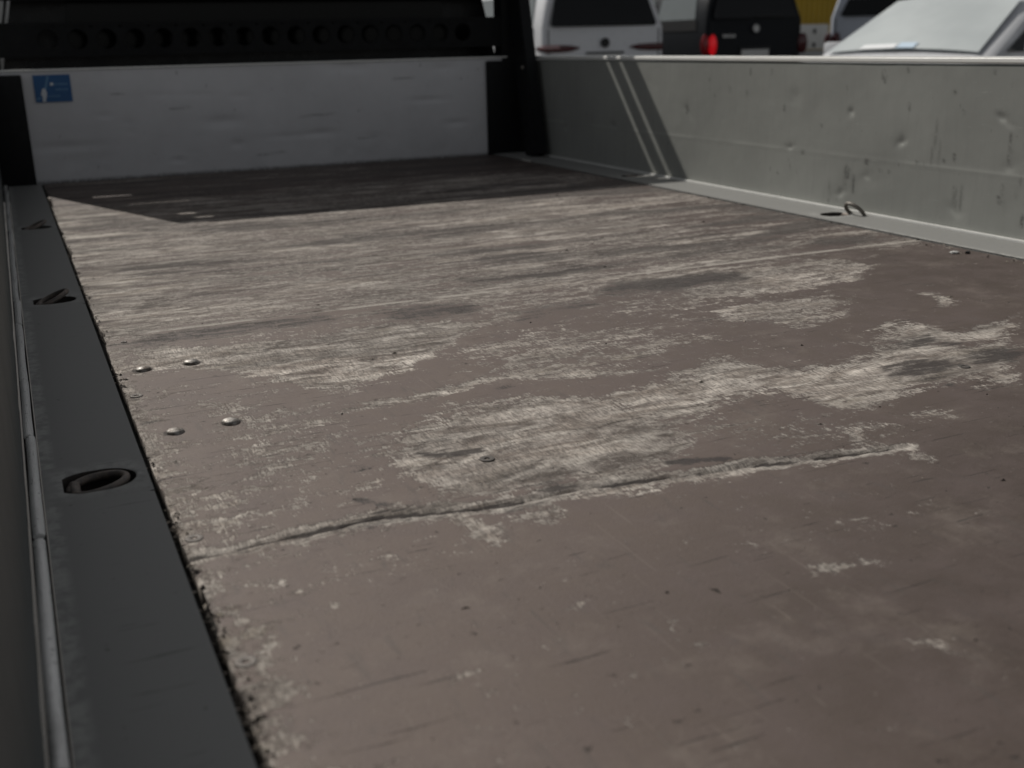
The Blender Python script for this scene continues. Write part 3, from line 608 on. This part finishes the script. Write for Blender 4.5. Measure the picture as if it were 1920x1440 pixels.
# ---- headboard with dents, sticker and corner plates
xs = np.arange(.0, 2.001, .008); zs = np.linspace(-.004, .398, 60); Xh, Zh = np.meshgrid(xs, zs, indexing='ij')
D = .0025*(fbm(Xh, Zh, 3, 3, 14, 4)-.5) + .0012*(fbm(Xh, Zh, 12, 3, 8, 2)-.5); mk = np.zeros(Xh.shape); br = np.zeros(Xh.shape)
for dx, dz, l, w_, s in HEAD_DENTS:
    D -= .0062*s*np.exp(-((Xh-dx)/l)**2 - ((Zh-dz)/w_)**2)*min(1.0, w_/.014)
    mk = np.maximum(mk, .06*s*np.exp(-((Xh-dx)/(l*.5))**2 - ((Zh-dz-w_*.8)/(w_*.5))**2))
mk = np.maximum(mk, .08*sstep(.58, .75, fbm(Xh, Zh*2.2, 9, 5, 5, 19))*sstep(.3, .05, Zh))
for dx, dz, l in ((.62, .25, .05), (1.15, .2, .09), (1.52, .33, .06), (.95, .06, .07), (1.35, .1, .05), (.4, .31, .03)):
    mk = np.maximum(mk, .5*np.exp(-((Zh-dz-.06*(Xh-dx))/.0035)**2)*sstep(l, l*.6, np.abs(Xh-dx)))
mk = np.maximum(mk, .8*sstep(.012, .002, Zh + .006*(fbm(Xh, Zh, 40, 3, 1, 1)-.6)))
head = grid('headboard', np.stack([Xh, YW - D, Zh], 2)[::-1], M['white_board'], truck, 60)
add_attr(head, 'mark', np.clip(mk, 0, 1)[::-1]); add_attr(head, 'bright', br[::-1])
box('headboard_back', -.04, 2.04, YW+.012, YW+.032, -.06, .3995, M['black'], head, .001)
box('headboard_cap', -.04, 1.985, YW-.006, YW+.034, .3990, .4055, M['cap'], head, .002)
def sticker():
    V = []; F = []; fm = []
    def q(pts, mi, lift):
        b = len(V); V.extend([(x, YW-.0045-lift, z) for x, z in pts]); F.append(tuple(range(b, b+len(pts)))); fm.append(mi)
    q([(.117, .290), (.242, .290), (.242, .385), (.117, .385)], 0, 0)
    # white nozzle figure: slender lance above, bulb with a body below
    q([(.150, .335), (.158, .335), (.172, .382), (.164, .382)], 2, .0006)
    q([(.137, .318), (.143, .305), (.155, .305), (.158, .322), (.154, .338), (.144, .338)], 1, .0009)
    q([(.140, .292), (.152, .292), (.153, .309), (.142, .309)], 1, .0012)
    q([(.121, .298), (.137, .302), (.137, .309), (.122, .306)], 2, .0009)
    r2 = random.Random(4)
    for z, x0_, x1_, h, mi in ((.349, .178, .232, .007, 2), (.330, .188, .232, .007, 2), (.308, .160, .200, .006, 2)):
        x = x0_
        while x < x1_:
            w_ = .0028 + .002*r2.random()
            q([(x, z), (x+w_, z), (x+w_, z+h*(.75+.3*r2.random())), (x, z+h*(.75+.3*r2.random()))], mi, .0006); x += w_ + .0016
    q([(.172, .348), (.183, .348), (.183, .358), (.172, .358)], 1, .0009)
    o = mesh_obj('sticker', V, F, None, head, None, [M['sticker_blue'], M['sticker_white'], M['sticker_light']], fm)
    tag(o, 'small blue sticker with white figure and two short lines of lettering'); return o
sticker()
def corner_plate(xa, xb, bolts):
    o = box('corner_plate', xa, xb, YW-.016, YW-.008, -.03, .388, M['black'], truck, .003)
    for bx, bz in bolts:
        bm = bmesh.new(); bmesh.ops.create_uvsphere(bm, u_segments=12, v_segments=8, radius=.007)
        bmesh.ops.transform(bm, matrix=Matrix.Translation((bx, YW-.017, bz)) @ Matrix.Diagonal((1, .6, 1, 1)), verts=bm.verts); bm_obj('bolt_head', bm, M['black_dusty'], o, 60)
corner_plate(-.03, .079, ((.06, .05), (.06, .34)))
corner_plate(1.883, 2.064, ((1.896, .365), (1.897, .05), (1.94, .05)))
box('rail_end_stop', -.034, .079, YW-.05, YW-.017, -.002, .386, M['black'], truck, .003)

# ---- ladder guard behind the cab: posts, braces, perforated beam and upper bars
TOP = 1.435
for xa, xb in ((-.06, .02), (1.963, 2.043)):
    p = box('guard_post', xa, xb, YW-.004 if xa > 1 else YW+.036, YW+.08, -.06, TOP, M['black'], truck, .004)
for sx in (2.018,):
    b = beam('guard_brace', (sx, 4.225, .002), (sx, 4.44, .86), .05, .115, M['black'], truck)
    dome_b = bmesh.new(); bmesh.ops.create_uvsphere(dome_b, u_segments=12, v_segments=8, radius=.009)
    bmesh.ops.transform(dome_b, matrix=Matrix.Translation((1.992, 4.29, .36)), verts=dome_b.verts); bm_obj('bolt_head', dome_b, M['ring_bare'], b, 60)
def perforated_beam(z0, z1, xh0, pitch, cnt, r, x0, x1, y):
    V = []; F = []; zc = (z0+z1)/2 + .0
    def v(*p): V.append(p); return len(V)-1
    def quad(a, b): F.append((v(a, y, z0), v(b, y, z0), v(b, y, z1), v(a, y, z1)))
    quad(x0, xh0-pitch/2); quad(xh0+pitch*(cnt-.5), x1); n = 20
    for i in range(cnt):
        cx = xh0+pitch*i; hx, hz = pitch/2, (z1-z0)/2; o = []; q = []; d = []
        for t in range(n):
            a = 2*math.pi*t/n; c, s = math.cos(a), math.sin(a); k = max(abs(c), abs(s))
            o.append(v(cx+hx*c/k, y, zc+hz*s/k)); q.append(v(cx+r*c, y, zc+r*s)); d.append(v(cx+r*.93*c, y+.009, zc+r*.93*s))
        for t in range(n):
            u = (t+1) % n; F.append((o[t], o[u], q[u], q[t])); F.append((q[t], q[u], d[u], d[t]))
    for z, dz in ((z0, -.006), (z1, .006)):                   # folded lips
        F.append((v(x0, y, z), v(x1, y, z), v(x1, y+.045, z), v(x0, y+.045, z)))
        F.append((v(x0, y-.002, z-abs(dz)), v(x1, y-.002, z-abs(dz)), v(x1, y-.002, z+abs(dz)), v(x0, y-.002, z+abs(dz))))
    return mesh_obj('perforated_beam', V, F, M['black_dusty'], truck)
perforated_beam(.452, .558, .187, .1002, 17, .036, -.02, 1.9625, YW+.004)
for z0, z1 in ((.640, .71), (.742, .87), (.908, 1.035), (1.062, 1.19), (1.245, 1.295), (1.352, TOP)):
    box('guard_bar', .0205, 1.9625, YW+.02, YW+.05, z0, z1, M['black'], truck, .003)

box('sun_block_panel', .075, 1.58, YW+.052, YW+.058, .96, 1.41, M['black'], truck, .002)  # unseen sheet added to stop sun stripes falling across the deck

# ---- cab seen from behind
CB = 4.60
def cab_ring(y, zt, sq=1.0):
    c = 1.015; pts = []
    def hw(z): return (1.0 - .24*(z-.40)*(1 if z > .3 else 0))*sq
    half = [(hw(0)*.98, -.30), (hw(0), .0), (hw(.4), .40), (hw(.64), .64), (hw(zt-.10), zt-.10), (hw(zt)-.05, zt-.025), (hw(zt)-.16, zt)]
    half = [(a, min(z, zt)) for a, z in half]
    return [(c+a, y, z) for a, z in half] + [(c-a, y, z) for a, z in half[::-1]]
st = [(CB, 1.30, .99), (CB+.05, 1.33, 1), (CB+.9, 1.35, 1), (CB+1.3, 1.28, 1), (CB+2.0, .66, 1), (CB+2.9, .50, .97), (CB+3.05, .35, .93)]
rings = [cab_ring(*s) for s in st]; nr = len(rings[0]); V = [p for r in rings for p in r]; F = []
for i in range(len(rings)-1):
    for k in range(nr): F.append((i*nr+k, i*nr+(k+1) % nr, (i+1)*nr+(k+1) % nr, (i+1)*nr+k))
F += [tuple(range(nr)), tuple(range((len(rings)-1)*nr, len(rings)*nr))]
cab = mesh_obj('cab', V, F, M['cab'], truck, 35)
def patch(name, pts, mat, parent, thick=.006):
    o = mesh_obj(name, pts, [tuple(range(len(pts)))], mat, parent); s = o.modifiers.new('s', 'SOLIDIFY'); s.thickness = thick; s.offset = 0; return o
patch('rear_window', [(.25, CB-.006, .47), (1.78, CB-.006, .47), (1.70, CB-.006, 1.06), (.33, CB-.006, 1.06)], M['cab_glass'], cab)
for sg in (-1, 1):
    c = 1.015; X_ = lambda z: c + sg*(1.0 - .24*(z-.4) + .006)
    patch('side_window', [(X_(.55), CB+.35, .55), (X_(.55), CB+1.45, .55), (X_(1.08), CB+1.1, 1.08), (X_(1.08), CB+.4, 1.08)], M['glass'], cab)
patch('windscreen', [(.25, CB+1.99, .70), (1.78, CB+1.99, .70), (1.70, CB+1.36, 1.17), (.33, CB+1.36, 1.17)], M['glass'], cab)

def wheel(parent, x, y, z, r, w_, name='wheel'):
    prof = [(r*.62, -w_/2), (r*.92, -w_/2), (r, -w_*.35), (r, w_*.35), (r*.92, w_/2), (r*.62, w_/2)]; V = []; F = []; ns = 24
    for rr, xx in prof:
        for k in range(ns): V.append((x+xx, y+rr*math.cos(2*math.pi*k/ns), z+rr*math.sin(2*math.pi*k/ns)))
    for i in range(len(prof)-1):
        for k in range(ns): F.append((i*ns+k, i*ns+(k+1) % ns, (i+1)*ns+(k+1) % ns, (i+1)*ns+k))
    t = mesh_obj('wheel', V, F, M['tyre'], parent, 40)
    V = []; F = []; prof = [(r*.62, w_*.46), (r*.56, w_*.40), (r*.5, w_*.30), (r*.2, w_*.36), (.02, w_*.36)]
    for sd in (1, -1):
        b = len(V)
        for rr, xx in prof:
            for k in range(ns):
                q = 1 if (k % 4 < 2 or rr > r*.55 or rr < r*.3) else .6
                V.append((x+sd*xx*q, y+rr*math.cos(2*math.pi*k/ns), z+rr*math.sin(2*math.pi*k/ns)))
        for i in range(len(prof)-1):
            for k in range(ns): F.append((b+i*ns+k, b+i*ns+(k+1) % ns, b+(i+1)*ns+(k+1) % ns, b+(i+1)*ns+k))
    mesh_obj('rim', V, F, M['rim'], t, 40)
    return t
for x in (.12, 1.91):
    for yy in (.9, CB+1.75): wheel(truck, x, yy, GZ+.33, .33, .2)
for x in (.55, 1.45): box('chassis_rail', x-.04, x+.04, -.2, CB+2.6, -.28, -.065, M['trim'], truck, .004)

# ---- loose bits lying by the right rail
def bit(name, x, y, s, mat, label, cat):
    bm = bmesh.new(); bmesh.ops.create_icosphere(bm, subdivisions=2, radius=1)
    for v_ in bm.verts: v_.co *= .75 + .5*random.random()
    bmesh.ops.transform(bm, matrix=Matrix.Diagonal((s[0], s[1], s[2], 1)), verts=bm.verts)
    o = bm_obj(name, bm, mat); o.location = (x, y, s[2]*.7+.0005); o.rotation_euler = (0, 0, random.random()*3); return tag(o, label, cat)
bit('paint_flake', 1.845, 1.76, (.011, .007, .003), M['plate'], 'small white flake lying on the brown deck near the right rail', 'flake')
bit('pebble', 1.868, 1.745, (.006, .005, .0035), M['trim'], 'small black pebble beside the white flake on the deck', 'pebble')

# grit and splinters caught along both edges of the deck
V = []; F = []; r3 = random.Random(5); fm = []; clus = sorted(.5 + 3.6*r3.random()**1.5 for _ in range(46))
for i in range(1500):
    if i < 900: x = .0955 + .012*r3.random()**2 - .003*r3.random(); y = clus[int(len(clus)*r3.random()**1.2)] + r3.gauss(0, .035); x += .006*max(0, r3.gauss(0, .6)); z = -.004 if x < .098 else .0004
    elif i < 1250: x = 1.906 - .05*r3.random()**2.2; y = 1.45 + 2.6*r3.random(); z = .0006
    else: x = .12 + 1.75*r3.random(); y = .55 + 3.2*r3.random(); z = .0
    s = .0007 + .0021*r3.random()**3; b_ = len(V); el = 1 + 2.2*r3.random()**2; a = r3.random()*6.28; c, q = math.cos(a), math.sin(a)
    for dx, dy, dz in ((-1, -.6, 0), (1, -.7, 0), (.1, 1, 0), (.1, 0, .9)): V.append((x + s*(el*dx*c - dy*q), y + s*(el*dx*q + dy*c), z + s*dz))
    F += [(b_, b_+1, b_+3), (b_+1, b_+2, b_+3), (b_+2, b_, b_+3), (b_, b_+2, b_+1)]; fm += [r3.choice((0, 0, 1))]*4
tag(mesh_obj('grit', V, F, None, None, None, [M['grit'], M['grit_pale']], fm), 'fine grit and splinters strewn over the deck and along its edges', 'grit', kind='stuff')

# ---------------------------------------------------------------- parked vehicles
def make_van(name, loc, mat, rz=0, H=1.9, hw=.93, belt=1.30, L=4.9, glass_m=None, lights='slim', badge='dark', win_hw=.8):
    r = empty(name, loc, rz); V = []; F = []; lean = .22
    def tum(z): return hw if z <= belt else hw - .17*(z-belt)/.55
    def ring(y, zt, zb=.28, sc=1.0, ln=0):
        half = [(hw*.93, zb), (hw, zb+.18), (hw+.004, .85), (hw, min(belt, zt-.08)), (tum(max(belt, zt-.1)), max(min(belt, zt-.06)+.001, zt-.1)), (tum(zt)-.05, zt-.025), (tum(zt)-.22, zt)]
        f = lambda a, z: (a*sc, y + (lean*max(0, z-belt) if ln else 0), z)
        return [f(a, z) for a, z in half] + [f(-a, z) for a, z in half[::-1]]
    S = [ring(0, H-.05, .3, .955, 1), ring(.035, H-.02, .27, .99, 1), ring(.12, H-.005, .26, 1, 1), ring(.5, H, .25), ring(L*.55, H, .25), ring(L*.66, H-.06, .25), ring(L*.80, belt+.06, .25, .99), ring(L*.93, 1.02, .27, .95), ring(L*.985, .85, .3, .9), ring(L, .6, .33, .85)]
    n = len(S[0]); V = [p for q in S for p in q]
    for i in range(len(S)-1):
        for k in range(n): F.append((i*n+k, i*n+(k+1) % n, (i+1)*n+(k+1) % n, (i+1)*n+k))
    F += [tuple(range(n)), tuple(range((len(S)-1)*n, len(S)*n))]
    body = mesh_obj('body', V, F, mat, r, 32)
    z0, z1 = belt+.02, H-.17; yy = lambda z: lean*(z-belt)-.008
    wv = [(-win_hw, yy(z0), z0+.03), (-win_hw+.04, yy(z0), z0), (win_hw-.04, yy(z0), z0), (win_hw, yy(z0), z0+.03), (win_hw-.12, yy(z1), z1), (-win_hw+.12, yy(z1), z1)]
    patch('rear_window', wv, M['glass'], r, .012)
    for sg in (-1, 1):
        for ya, yb in ((.32, 1.45), (1.55, 2.6)):
            xx = lambda z: sg*(tum(z)+.006)
            a = patch('side_window', [(xx(z0), ya, z0), (xx(z0), yb, z0), (xx(z1), yb, z1), (xx(z1), ya+.12, z1)], glass_m or M['glass_pale'], r, .01)
            patch('window_frame', [(sg*(hw+.004), ya-.04, z0-.17), (sg*(hw+.004), yb+.03, z0-.17), (sg*(hw+.004), yb+.03, z0-.004), (sg*(hw+.004), ya-.04, z0-.004)], M['trim'], a, .012)
        xx = lambda z: sg*(tum(z)+.006)
        patch('front_window', [(xx(z0), 2.7, z0), (xx(z0), L*.76, z0), (xx(z1), L*.665, z1), (xx(z1), 2.7, z1)], M['glass'], r, .01)
    patch('windscreen', [(-.7, L*.805, belt+.09), (.7, L*.805, belt+.09), (.62, L*.672, H-.075), (-.62, L*.672, H-.075)], M['glass'], r, .012)
    for sg in (-1, 1):
        if lights == 'slim':                                  # long slim lamp wrapping the corner
            zc = 1.07; prof = [(sg*(hw+.008), .20, .012), (sg*(hw+.010), .07, .035), (sg*(hw-.03), -.012, .055), (sg*(hw-.25), -.016, .055), (sg*(hw-.42), -.014, .045), (sg*(hw-.56), -.012, .012)]
            V = []; F = []; fm = []
            for x, y_, h in prof: V += [(x, y_, zc-h), (x*1.004, y_-.012, zc), (x, y_, zc+h*.75)]
            for i in range(len(prof)-1):
                for k in range(2): F.append((i*3+k, i*3+k+1, i*3+4+k, i*3+3+k)); fm.append(1 if (i in (1, 2) and k == 1 and sg < 0) else 0)
            o = mesh_obj('tail_light', V, F, None, r, 50, [M['lens_dark'], M['lens_pink']], fm)
        else:
            bm = bmesh.new()
            for dx in ((-.07, .07) if sg < 0 else (.04, .085)):
                q = bmesh.ops.create_uvsphere(bm, u_segments=14, v_segments=10, radius=1)
                bmesh.ops.transform(bm, matrix=Matrix.Translation((sg*(hw-.05)+dx, .0, 1.05)) @ Matrix.Diagonal((.076, .045, .16, 1)), verts=q['verts'])
            lit = lights == 'lobed' and sg < 0
            o = bm_obj('tail_light', bm, M['lens_lit'] if lit else M['lens_dark'], r, 60)
            if lit:
                o.data.materials.append(M['lens_red'])
                for p_ in o.data.polygons: p_.material_index = 1 if p_.center.x < sg*(hw-.05) else 0
            if lights == 'lobed' and sg < 0: tag(o, 'bright red two lobed tail light')
    for sg in (-1, 1):
        beam('tailgate_seam', (sg*(hw-.09), -.006, .62), (sg*(hw-.09), -.004, belt-.02), .012, .008, M['trim'], r, 0)
    beam('high_brake_light', (-.25, lean*(H-.09-belt)-.012, H-.09), (.25, lean*(H-.09-belt)-.012, H-.09), .02, .03, M['lens_dark'], r, 0)
    bz = belt-.2 if lights == 'slim' else belt-.13
    bm = bmesh.new(); q = bmesh.ops.create_cone(bm, segments=24, radius1=.062, radius2=.055, depth=.02, cap_ends=True)
    bmesh.ops.transform(bm, matrix=Matrix.Translation((0, -.014, bz)) @ Matrix.Rotation(math.pi/2, 4, 'X'), verts=q['verts'])
    bd = bm_obj('badge', bm, M['trim'] if badge == 'dark' else M['chrome'], r, 40)
    tube('badge_ring', [(.06*math.cos(a*.3927), -.026, bz+.06*math.sin(a*.3927)) for a in range(16)], .007, M['chrome'] if badge == 'chrome' else M['trim'], bd, True, 6)
    box('rear_bumper', -hw*.97, hw*.97, -.07, .06, .34, .58, M['trim'] if lights != 'slim' else mat, r, .02)
    pl = box('number_plate', -.26, .26, -.024, -.008, .86, .97, M['plate'], r, .003)
    box('tailgate_handle', -.3, .3, -.03, -.008, .985, 1.01, M['trim'], r, .004)
    bm = bmesh.new(); bm_box(bm, -.02, .5, yy(z0)-.02, yy(z0)-.008, z0+.03, z0+.045); bm_obj('rear_wiper', bm, M['trim'], r)
    for sg in (-1, 1):
        for y_ in (.95, L*.82): wheel(r, sg*(hw-.1), y_, .33, .33, .22)
        box('wing_mirror', min(sg*(hw+.02), sg*(hw+.22)), max(sg*(hw+.02), sg*(hw+.22)), L*.75, L*.75+.1, belt, belt+.2, M['trim'], r, .02)
    if lights == 'lobed':
        lt = bmesh.new()
        for i in range(5): bm_box(lt, -.62+i*.05, -.62+i*.05+.034, -.014, -.008, belt-.26, belt-.215)
        bm_obj('tailgate_lettering', lt, M['chrome'], r)
    return r
v1 = make_van('white_van', (7.76, 14, GZ), M['van_white'], 0, 1.95, .96, 1.33, 5.0, lights='slim', badge='dark', win_hw=.83)
tag(v1, 'white van with slim dark red tail lights, parked left of the dark van', 'van')
v2 = make_van('dark_van', (11.03, 15, GZ), M['van_dark'], 0, 1.95, .92, 1.42, 4.8, lights='lobed', badge='chrome', win_hw=.80)
tag(v2, 'anthracite van with a bright red tail light, right of the white van', 'van')
v3 = make_van('silver_van', (14.55, 16.0, GZ), M['van_silver'], math.radians(-46), 1.95, .93, 1.46, 4.8, lights='dark', badge='chrome', win_hw=.76)
tag(v3, 'silver van mostly hidden behind the white car with the big pale windscreen', 'van')

def make_car(loc, rz):
    r = empty('white_car', loc, rz); hw = .88; belt = .97; L = 4.3
    def tum(z): return hw if z < belt-.1 else hw-.03 - .42*max(0, z-belt)
    def ring(y, zt, zb=.22, sc=1.0):
        zb2 = min(belt, zt-.05)
        half = [(hw*.93, zb), (hw, zb+.2), (hw, .70), (tum(zb2), zb2), (tum(max(belt, zt-.06)), max(zb2+.001, zt-.06)), (tum(max(belt, zt))-.03, zt-.018), (tum(max(belt, zt))-.14, zt), (.25, zt+.018)]
        return [(a*sc, y, z) for a, z in half] + [(-a*sc, y, z) for a, z in half[::-1]]
    S = [ring(0, .62, .35, .86), ring(.04, .98, .28, .93), ring(.25, 1.16, .24, .98), ring(.6, 1.37), ring(1.3, 1.46), ring(2.0, 1.455), ring(2.3, 1.41), ring(3.08, .985), ring(3.6, .92, .24, .99), ring(4.0, .80, .26, .94), ring(4.2, .70, .3, .88), ring(4.3, .5, .34, .8)]
    n = len(S[0]); V = [p for q in S for p in q]; F = []
    for i in range(len(S)-1):
        for k in range(n): F.append((i*n+k, i*n+(k+1) % n, (i+1)*n+(k+1) % n, (i+1)*n+k))
    F += [tuple(range(n)), tuple(range((len(S)-1)*n, len(S)*n))]
    mesh_obj('body', V, F, M['car_white'], r, 30)
    P = np.zeros((9, 7, 3))
    for i in range(9):
        for j in range(7):
            u = i/8*2-1; t = j/6; hwid = .735*(1-t)+.60*t
            P[i, j] = (u*hwid, 3.06-.74*t + .012, 1.00+.42*t + .03*(1-u*u) + .014)
    ws = grid('windscreen', P, M['windscreen'], r)
    def on(u0, u1, t0, t1, lift): return [(u*(.735*(1-t)+.60*t), 3.06-.74*t+.014+lift, 1.00+.42*t+.03*(1-u*u)+.016+lift) for u, t in ((u0, t0), (u1, t0), (u1, t1), (u0, t1))]
    patch('dashboard_paper', on(.05, .52, .0, .08, .003), M['paper'], ws, .002)
    patch('dashboard_card', on(-.2, .03, .005, .10, .003), M['paper_blue'], ws, .002)
    for u in (-.1, .5): beam('windscreen_wiper', (u, 3.15, .965), (u-.5, 3.13, .975), .012, .012, M['trim'], ws, 0)
    for sg in (-1, 1):
        xx = lambda z: sg*(tum(z)+.007)
        for q in ([(2.2, 1.33), (2.86, 1.01), (1.75, 1.0), (1.75, 1.37)], [(1.68, 1.37), (1.68, 1.0), (.75, 1.02), (.72, 1.33)]):
            patch('side_window', [(xx(z), y_, z) for y_, z in q], M['glass'], r, .01)
        box('wing_mirror', min(sg*.9, sg*1.06), max(sg*.9, sg*1.06), 2.62, 2.74, .98, 1.10, M['car_white'], r, .025)
        bm = bmesh.new(); q = bmesh.ops.create_uvsphere(bm, u_segments=12, v_segments=8, radius=1); bmesh.ops.transform(bm, matrix=Matrix.Translation((sg*.62, 4.02, .68)) @ Matrix.Diagonal((.17, .2, .08, 1)), verts=q['verts'])
        bm_obj('headlight', bm, M['glass_pale'], r, 60)
        bm = bmesh.new(); q = bmesh.ops.create_uvsphere(bm, u_segments=12, v_segments=8, radius=1); bmesh.ops.transform(bm, matrix=Matrix.Translation((sg*.68, .1, .9)) @ Matrix.Diagonal((.12, .1, .12, 1)), verts=q['verts'])
        bm_obj('tail_light', bm, M['lens_dark'], r, 60)
        for y_ in (.75, 3.45): wheel(r, sg*(hw-.1), y_, .31, .31, .2)
    patch('rear_window', [(-.6, .26, 1.13), (.6, .26, 1.13), (.52, .56, 1.345), (-.52, .56, 1.345)], M['glass'], r, .05)
    box('grille', -.4, .4, 4.24, 4.31, .52, .62, M['trim'], r, .01)
    return tag(r, 'white car nearest the truck, with a big pale windscreen and papers on its dashboard', 'car')
hd = Vector((-.985, -.17, 0)).normalized(); rz = math.atan2(hd.y, hd.x)-math.pi/2
pb = Vector((6.71, 7.21, 0)); org = pb - hd*3.08
make_car((org.x, org.y, GZ), rz)

# ---------------------------------------------------------------- buildings beyond
sh = empty('yellow_shed', (20.4, 25, GZ))
tag(sh, 'yellow corrugated steel shed standing behind the parked vans', 'shed')
V = []; F = []; nC = 120
for i in range(nC+1):
    x = -2.6 + 5.2*i/nC; d = .03 if (i // 2) % 2 else -.03
    V += [(x, d, .3), (x, d, 4.2)]
for i in range(nC): F.append((2*i, 2*i+2, 2*i+3, 2*i+1))
mesh_obj('corrugated_wall', V, F, M['yellow'], sh)
box('shed_core', -2.6, 2.6, .06, 5, 0, 4.15, M['render'], sh, .02); box('shed_plinth', -2.65, 2.65, -.08, .055, 0, .3, M['cabinet_base'], sh, .01)
box('shed_roof', -2.8, 2.8, -.2, 5.2, 4.2, 4.4, M['trim'], sh, .02)
cb = empty('utility_cabinet', (19.52, 24, GZ)); tag(cb, 'white metal cabinet with two dark latches in front of the yellow shed', 'cabinet')
box('cabinet_body', -.45, .45, 0, .4, .82, 1.44, M['cabinet'], cb, .01); box('cabinet_base', -.47, .47, -.02, .42, 0, .79, M['cabinet_base'], cb, .01)
for z in (1.27, .93): box('latch', -.05, .03, -.03, -.002, z-.055, z+.055, M['trim'], cb, .008)
wh = empty('warehouse', (-6, 48, GZ)); tag(wh, 'long pale rendered warehouse in the far background', 'building')
box('wall', -16, 22, 0, 14, 0, 7, M['render'], wh, .02); box('roof', -16.3, 22.3, -.3, 14.3, 7.01, 7.4, M['trim'], wh, .02)
for i in range(9):
    f = box('window', -14+i*4, -12+i*4, -.06, -.002, 3.2, 4.8, M['trim'], wh, .01); box('pane', -13.9+i*4, -12.1+i*4, -.08, -.062, 3.3, 4.7, M['glass'], f, 0)
